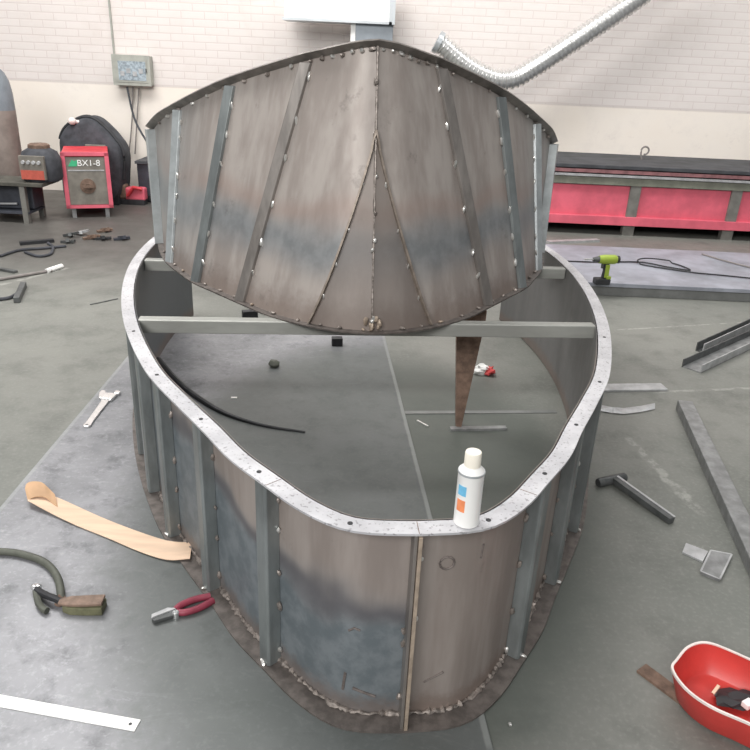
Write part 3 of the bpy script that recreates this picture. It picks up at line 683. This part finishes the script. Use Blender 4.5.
for i, (a, mid, b, lab, mt) in enumerate((((127, 87), (135, 120), (150, 147), 'dark cable slanting from the electrical box to the bow section', 'wire'), ((133, 87), (132, 120), (129, 154), 'thin cable hanging under the electrical box, leftmost of the upright two', 'wire'), ((139, 88), (137, 120), (135, 154), 'thin cable hanging under the electrical box, rightmost of the upright two', 'wire'))):
    single('hanging_cable', MB().tube(catmull([D(*a, 8.84 if i else 8.80), D(*mid, 8.85 if i else 8.72), D(*b, 8.86 if i else 8.5)], 6), .012 if not i else .008, 8), M_['char' if not i else mt], lab, 'cable', 'cables under the electrical box', True)

# duct
du = thing('metal_duct', 'galvanised duct elbow standing behind the bow section against the wall', 'duct', (-.2, 8.55, 0))
obj('duct_column', MB().box((.01, 0, .985), (.43, .3, 1.97)), M_['galvd'], du, False, .004)
obj('duct_edge', MB().box((-.195, -.153, .985), (.05, .012, 1.97)), M_['galvw'], du)['label'] = 'bright white folded corner'
obj('duct_arm', MB().box((-.36, -.03, 2.16), (1.10, .36, .36)), M_['galvw'], du, False, .004)['label'] = 'bright white horizontal arm'
obj('arm_bottom', MB().box((-.36, -.03, 1.972), (1.14, .40, .024)), M_['galv'], du)
obj('arm_collar', MB().box((.21, -.03, 2.16), (.06, .4, .40)), M_['galv'], du)
# hose
hp = catmull([D(438, 42, 8.45), D(444, 46, 8.45), D(457, 58, 8.45), D(474, 70, 8.45), D(495, 79, 8.45), D(512, 79, 8.45), D(530, 70, 8.45), D(570, 44, 8.45), D(634, 1, 8.45), D(720, -62, 8.45)], 16)
dn = [hp[0]]
acc = 0; ds = [0]
for i in range(1, len(hp)): ds.append(ds[-1] + (hp[i] - hp[i - 1]).length)
n_ = int(ds[-1] / .0125); pts = []
for k in range(n_):
    d = ds[-1] * k / n_; i = max(j for j in range(len(ds)) if ds[j] <= d); i = min(i, len(hp) - 2); pts.append(hp[i].lerp(hp[i + 1], (d - ds[i]) / (ds[i + 1] - ds[i])))
hs = thing('flexible_duct', 'corrugated silver flexible hose sagging in front of the brick wall', 'flexible hose', (pts[0].x, 8.45, 0))
me = MB().tube(pts, .09, 16, None, lambda i: .108 if i % 4 < 2 else .094).mesh('hose', True); me.transform(Matrix.Translation(-V((pts[0].x, 8.45, 0))))
obj('hose', me, M_['alu'], hs)
e = pts[0] - V((pts[0].x, 8.45, 0)); d = (pts[0] - pts[1]).normalized()
obj('end_collar', MB().tube([e - d * .03, e + d * .02], .114, 16), M_['galv'], hs, True)

# ------------------------------------------------------------------ welding corner
wl = thing('welding_machine', 'red framed arc welding machine with a grey front panel on small feet', 'welding machine', (-3.0, 7.42, 0), R(20))
obj('case', MB().box((.0, .32, .375), (.44, .62, .53)), M_['red'], wl, False, .006)
obj('front_panel', MB().box((0, .004, .37), (.37, .012, .47)), M_['panel'], wl)
fr = MB()
for s_ in (-1, 1): fr.box((s_ * .205, 0, .375), (.04, .03, .55))
fr.box((0, 0, .635), (.45, .03, .035)); fr.box((0, 0, .115), (.45, .03, .03))
obj('front_frame', fr, M_['pink'], wl)
Tx = Matrix.Translation((.03, -.006, .545)) @ Matrix.Rotation(PI / 2, 4, 'X')
obj('lettering', text_mesh('BX1-8', .085, Tx, .002), M_['white'], wl)
obj('logo_mark', MB().prism([(-.165, .515), (-.085, .515), (-.065, .58), (-.105, .565), (-.125, .58)], 0, .005, Matrix.Translation((0, -.002, 0)) @ Matrix.Rotation(PI / 2, 4, 'X')), M_['wgreen'], wl)
obj('panel_line', MB().box((0, -.004, .475), (.34, .004, .012)), M_['lights'], wl)
obj('dial', MB().lathe([(.075, 0), (.075, .01), (.03, .012), (.03, .03)], 20, Matrix.Translation((0, -.002, .32)) @ Matrix.Rotation(PI / 2, 4, 'X')), M_['rust'], wl, True)
obj('dial_handle', MB().box((0, -.035, .32), (.11, .015, .02)), M_['rust'], wl)
for x in (-.16, .16):
    for y in (.04, .58): obj('foot', MB().box((x, y, .055), (.04, .04, .11)), M_['mids'], wl)

# black hooded cut-off machine behind the welder
wc = D(97, 150, 8.25); gh = thing('cutoff_machine', 'black cloth-covered machine with a rounded slanting hood behind the red welding machine', 'machine', (wc.x, 8.3, 0))
hood = [D(*p, 8.3) for p in ((65, 152), (64, 138), (68, 128), (76, 121), (88, 116), (98, 118), (108, 126), (118, 137), (126, 150), (127, 172), (122, 198), (90, 205), (70, 200))]
hood = [(p.x - wc.x, p.z) for p in hood]; hl = loop([(x, 0, z) for x, z in hood], 4)
def hring(s, y): 
    zx = sum(p.x for p in hl) / len(hl); zz = sum(p.z for p in hl) / len(hl)
    return [V((zx + (p.x - zx) * s, y, zz + (p.z - zz) * s)) for p in hl]
obj('hood', MB().loft([hring(.80, -.20), hring(.93, -.17), hring(1, -.08), hring(1, .12), hring(.9, .2)]), M_['char'], gh, True)
obj('hood_edge', MB().tube([p + V((0, -.10, 0)) for p in hl[4:38]], .02, 8), M_['black'], gh, True)
kp = D(72, 121, 8.1); obj('handle_knob', MB().blob(V((kp.x - wc.x, -.2, kp.z)), .045, (1, 1, .9), 10).tube([V((kp.x - wc.x, -.2, kp.z)), V((kp.x - wc.x + .15, -.1, kp.z - .03))], .02, 8), M_['lip'], gh, True)
obj('machine_base', MB().box((.02, 0, .12), (.42, .34, .24)), M_['black'], gh, False, .005)
obj('machine_bracket', MB().box((.05, -.2, .60), (.22, .05, .10)), M_['panel'], gh, False, .005)
for i, (p, lab) in enumerate((((136, 188), 'faded red clamp lying on the floor by the low cabinet, rightmost of two'), ((123, 186), 'faded red lump on the floor against the welding machine'))):
    c = D(*p, 8.25); c.z = .0; t = thing('red_clutter', lab, 'red part', c)
    obj('part_body', MB().box((0, 0, .12 if i == 0 else .14), (.22 if i == 0 else .1, .12, .14 if i == 0 else .16)), M_['pink'] if i == 0 else M_['rust'], t, False, .02)
    obj('part_base', MB().box((0, 0, .03), (.2 if i == 0 else .1, .12, .06)), M_['black'], t, False, .005)
    if i == 0: obj('part_handle', MB().tube([(-.08, -.07, .1), (0, -.08, .2), (.09, -.07, .18)], .02, 8), M_['red'], t, True)

# gas cylinder at the left edge
gx = -3.90; gc = thing('gas_cylinder', 'tall worn grey-brown gas cylinder at the left edge', 'gas cylinder', (gx, 7.62, 0))
obj('cylinder_body', MB().lathe([(.15, 0), (.16, .02), (.16, .9), (.16, 1.0)]), M_['gasc'], gc, True)
obj('cylinder_shoulder', MB().lathe([(.16, 1.0), (.155, 1.16), (.14, 1.27), (.105, 1.35), (.06, 1.395), (.035, 1.42)]), M_['gast'], gc, True)
obj('cylinder_valve', MB().lathe([(.03, 1.42), (.03, 1.48), (.045, 1.48), (.045, 1.52)], 12), M_['bronze'], gc, True)

# low table with a second welding unit
tbx = thing('low_table', 'low dirty work table at the left edge in front of the gas cylinder', 'table', (-3.70, 7.20, 0))
obj('table_top', MB().box((0, 0, .375), (.85, .40, .035)), M_['wood'], tbx, False, .004)
for x, y in ((-.35, -.17), (.22, -.17), (-.35, .17), (.22, .17)): obj('leg', MB().box((x, y, .18), (.05, .05, .36)), M_['postg'], tbx)
obj('lower_shelf', MB().box((-.06, 0, .10), (.62, .36, .02)), M_['ink'], tbx)
single('white_rod', MB().tube([(-3.84, 7.12, .16), (-3.60, 7.12, .17)], .012, 8), M_['lights'], 'short pale rod lying on the lower shelf of the low table', 'rod', smooth=True)
single('dark_crate', MB().box((-3.66, 7.26, .225), (.42, .22, .22), 0), M_['ink'], 'dark crate on the lower shelf of the low table', 'crate', bevel=.01)
mc = D(40, 176, 7.18); wu = thing('wire_feeder', 'round dark welding unit with a red front label on the low table', 'welding unit', (mc.x, 7.24, .3925))
obj('drum', MB().lathe([(.17, 0), (.19, .03), (.19, .20), (.16, .27), (.09, .31)], 24), M_['char'], wu, True)
obj('top_cap', MB().lathe([(.10, .305), (.10, .335), (.08, .345)], 18), M_['rust'], wu, True)
obj('front_plate', MB().box((-.0, -.185, .14), (.24, .04, .22)), M_['panel'], wu, False, .004)
obj('red_label', MB().box((0, -.207, .075), (.22, .006, .085)), M_['lred'], wu)['label'] = 'orange-red front label'
for i in range(4): obj('knob', MB().lathe([(.02, 0), (.016, .02)], 10, Matrix.Translation((-.075 + .05 * i, -.205, .19)) @ Matrix.Rotation(PI / 2, 4, 'X')), M_['lights'], wu, True)

# ------------------------------------------------------------------ scrap on the floor at left
sg_ = 'scrap lying on the floor at left'
for p, q, w, h, mt, lab in (((20, 245), (54, 242), .05, .03, 'black', 'dark flat bar on the floor below the low table'),
        ((0, 270), (16, 273), .04, .02, 'darks', 'dark bar end at the left edge of the floor'),
        ((17, 303), (24, 287), .04, .04, 'darks', 'short dark steel stub lying left of the mould'),
        ((90, 305), (118, 299), .012, .006, 'darks', 'thin dark wire piece on the floor close to the mould rim')):
    single('scrap_bar', MB().bar(G(*p), G(*q), w, h), M_[mt], lab, 'scrap bar', sg_, bevel=.003)
rr = thing('long_rod', 'long thin grey rod with a white tip lying on the floor at left', 'rod', G(0, 289)); o0 = G(0, 289)
obj('rod_shaft', MB().tube([V((-.3, -.03, .012)), G(52, 272) - o0 + V((0, 0, .012))], .012, 8), M_['wire'], rr, True)
obj('rod_tip', MB().tube([G(47, 273) - o0 + V((0, 0, .016)), G(62, 268) - o0 + V((0, 0, .016))], .02, 8), M_['white'], rr, True)['label'] = 'white tip'
for pts_, lab in (([(0, 256), (20, 250), (45, 248), (66, 246)], 'black cable lying straight across the floor below the welding machines'),
                  ([(25, 252), (38, 256), (50, 254), (53, 247), (48, 243)], 'short black cable loop on the floor at left'),
                  ([(-10, 300), (8, 298), (19, 293)], 'thin brown hose end on the floor at the left edge')):
    single('floor_cable', MB().tube(catmull([G(*p, .012) for p in pts_], 8), .012, 8), M_['char'], lab, 'cable', 'cables on the floor at left', True)
for i, (px, py, s_, mt, lab) in enumerate(((71, 237, .07, 'darks', 'dark steel scrap leaning in the heap before the welding machine'), (81, 235, .07, 'lights', 'pale steel scrap in the heap before the welding machine'),
        (92, 239, .075, 'rust', 'rusty scrap in the middle of the heap before the welding machine'), (103, 240, .07, 'black', 'black scrap at the right end of the heap before the welding machine'),
        (68, 243, .06, 'darks', 'small dark scrap at the left end of the heap before the welding machine'), (122, 240, .07, 'ink', 'dark scrap lying alone right of the heap'), (105, 232, .07, 'rust', 'rusty scrap at the back of the heap'))):
    c = G(px, py); t = MB(); t.bar((-s_, 0, 0), (s_, s_ * .4, s_ * .5 if i < 2 else .01), .04, .02); t.bar((-s_ * .3, s_ * .5, 0), (s_ * .4, -s_ * .5, .02), .03, .03)
    o = single('steel_scrap', t, M_[mt], lab, 'scrap', 'scrap heap before the welding machine'); o.location = c; o.rotation_euler = (0, 0, random.uniform(-.6, .6))

# ------------------------------------------------------------------ light
w = bpy.data.worlds.new('hall'); SC.world = w; w.use_nodes = True; nt = w.node_tree
bg = nt.nodes['Background']; tc = nt.nodes.new('ShaderNodeTexCoord'); sx = nt.nodes.new('ShaderNodeSeparateXYZ'); cm = nt.nodes.new('ShaderNodeValToRGB')
nt.links.new(tc.outputs['Generated'], sx.inputs[0]); nt.links.new(sx.outputs[2], cm.inputs[0]); nt.links.new(cm.outputs[0], bg.inputs[0])
cm.color_ramp.elements[0].position = 0; cm.color_ramp.elements[0].color = (.55, .56, .58, 1)
cm.color_ramp.elements[1].position = .7; cm.color_ramp.elements[1].color = (1, 1.0, 1.0, 1)
bg.inputs[1].default_value = .55
def area(name, loc, target, sx_, sy_, e, col=(1, .98, .96)):
    l = bpy.data.lights.new(name, 'AREA'); l.shape = 'RECTANGLE'; l.size = sx_; l.size_y = sy_; l.energy = e; l.color = col
    o = bpy.data.objects.new(name, l); C.objects.link(o); o.location = loc
    o.rotation_euler = (V(target) - V(loc)).to_track_quat('-Z', 'Y').to_euler(); return o
area('overhead_fill', (-3.2, 4.6, 6.0), (-.8, 3.4, 0), 2.5, 5, 420)  # unseen area lamp added overhead, for soft light and rim highlights
area('overhead_fill', (.8, 5.6, 6.5), (.8, 8.9, 1.3), 10, 1.6, 500)  # unseen lamp added to wash the back wall
area('front_fill', (-2.5, -5.0, 5.8), (1.2, 8.8, 1.6), 6, 3, 950)  # unseen fill lamp added behind the camera, mainly to brighten the wall
SC.view_settings.view_transform = 'Standard'; SC.view_settings.look = 'None'; SC.view_settings.gamma = 1
SC.view_settings.use_curve_mapping = False; SC.view_settings.exposure = -0.30
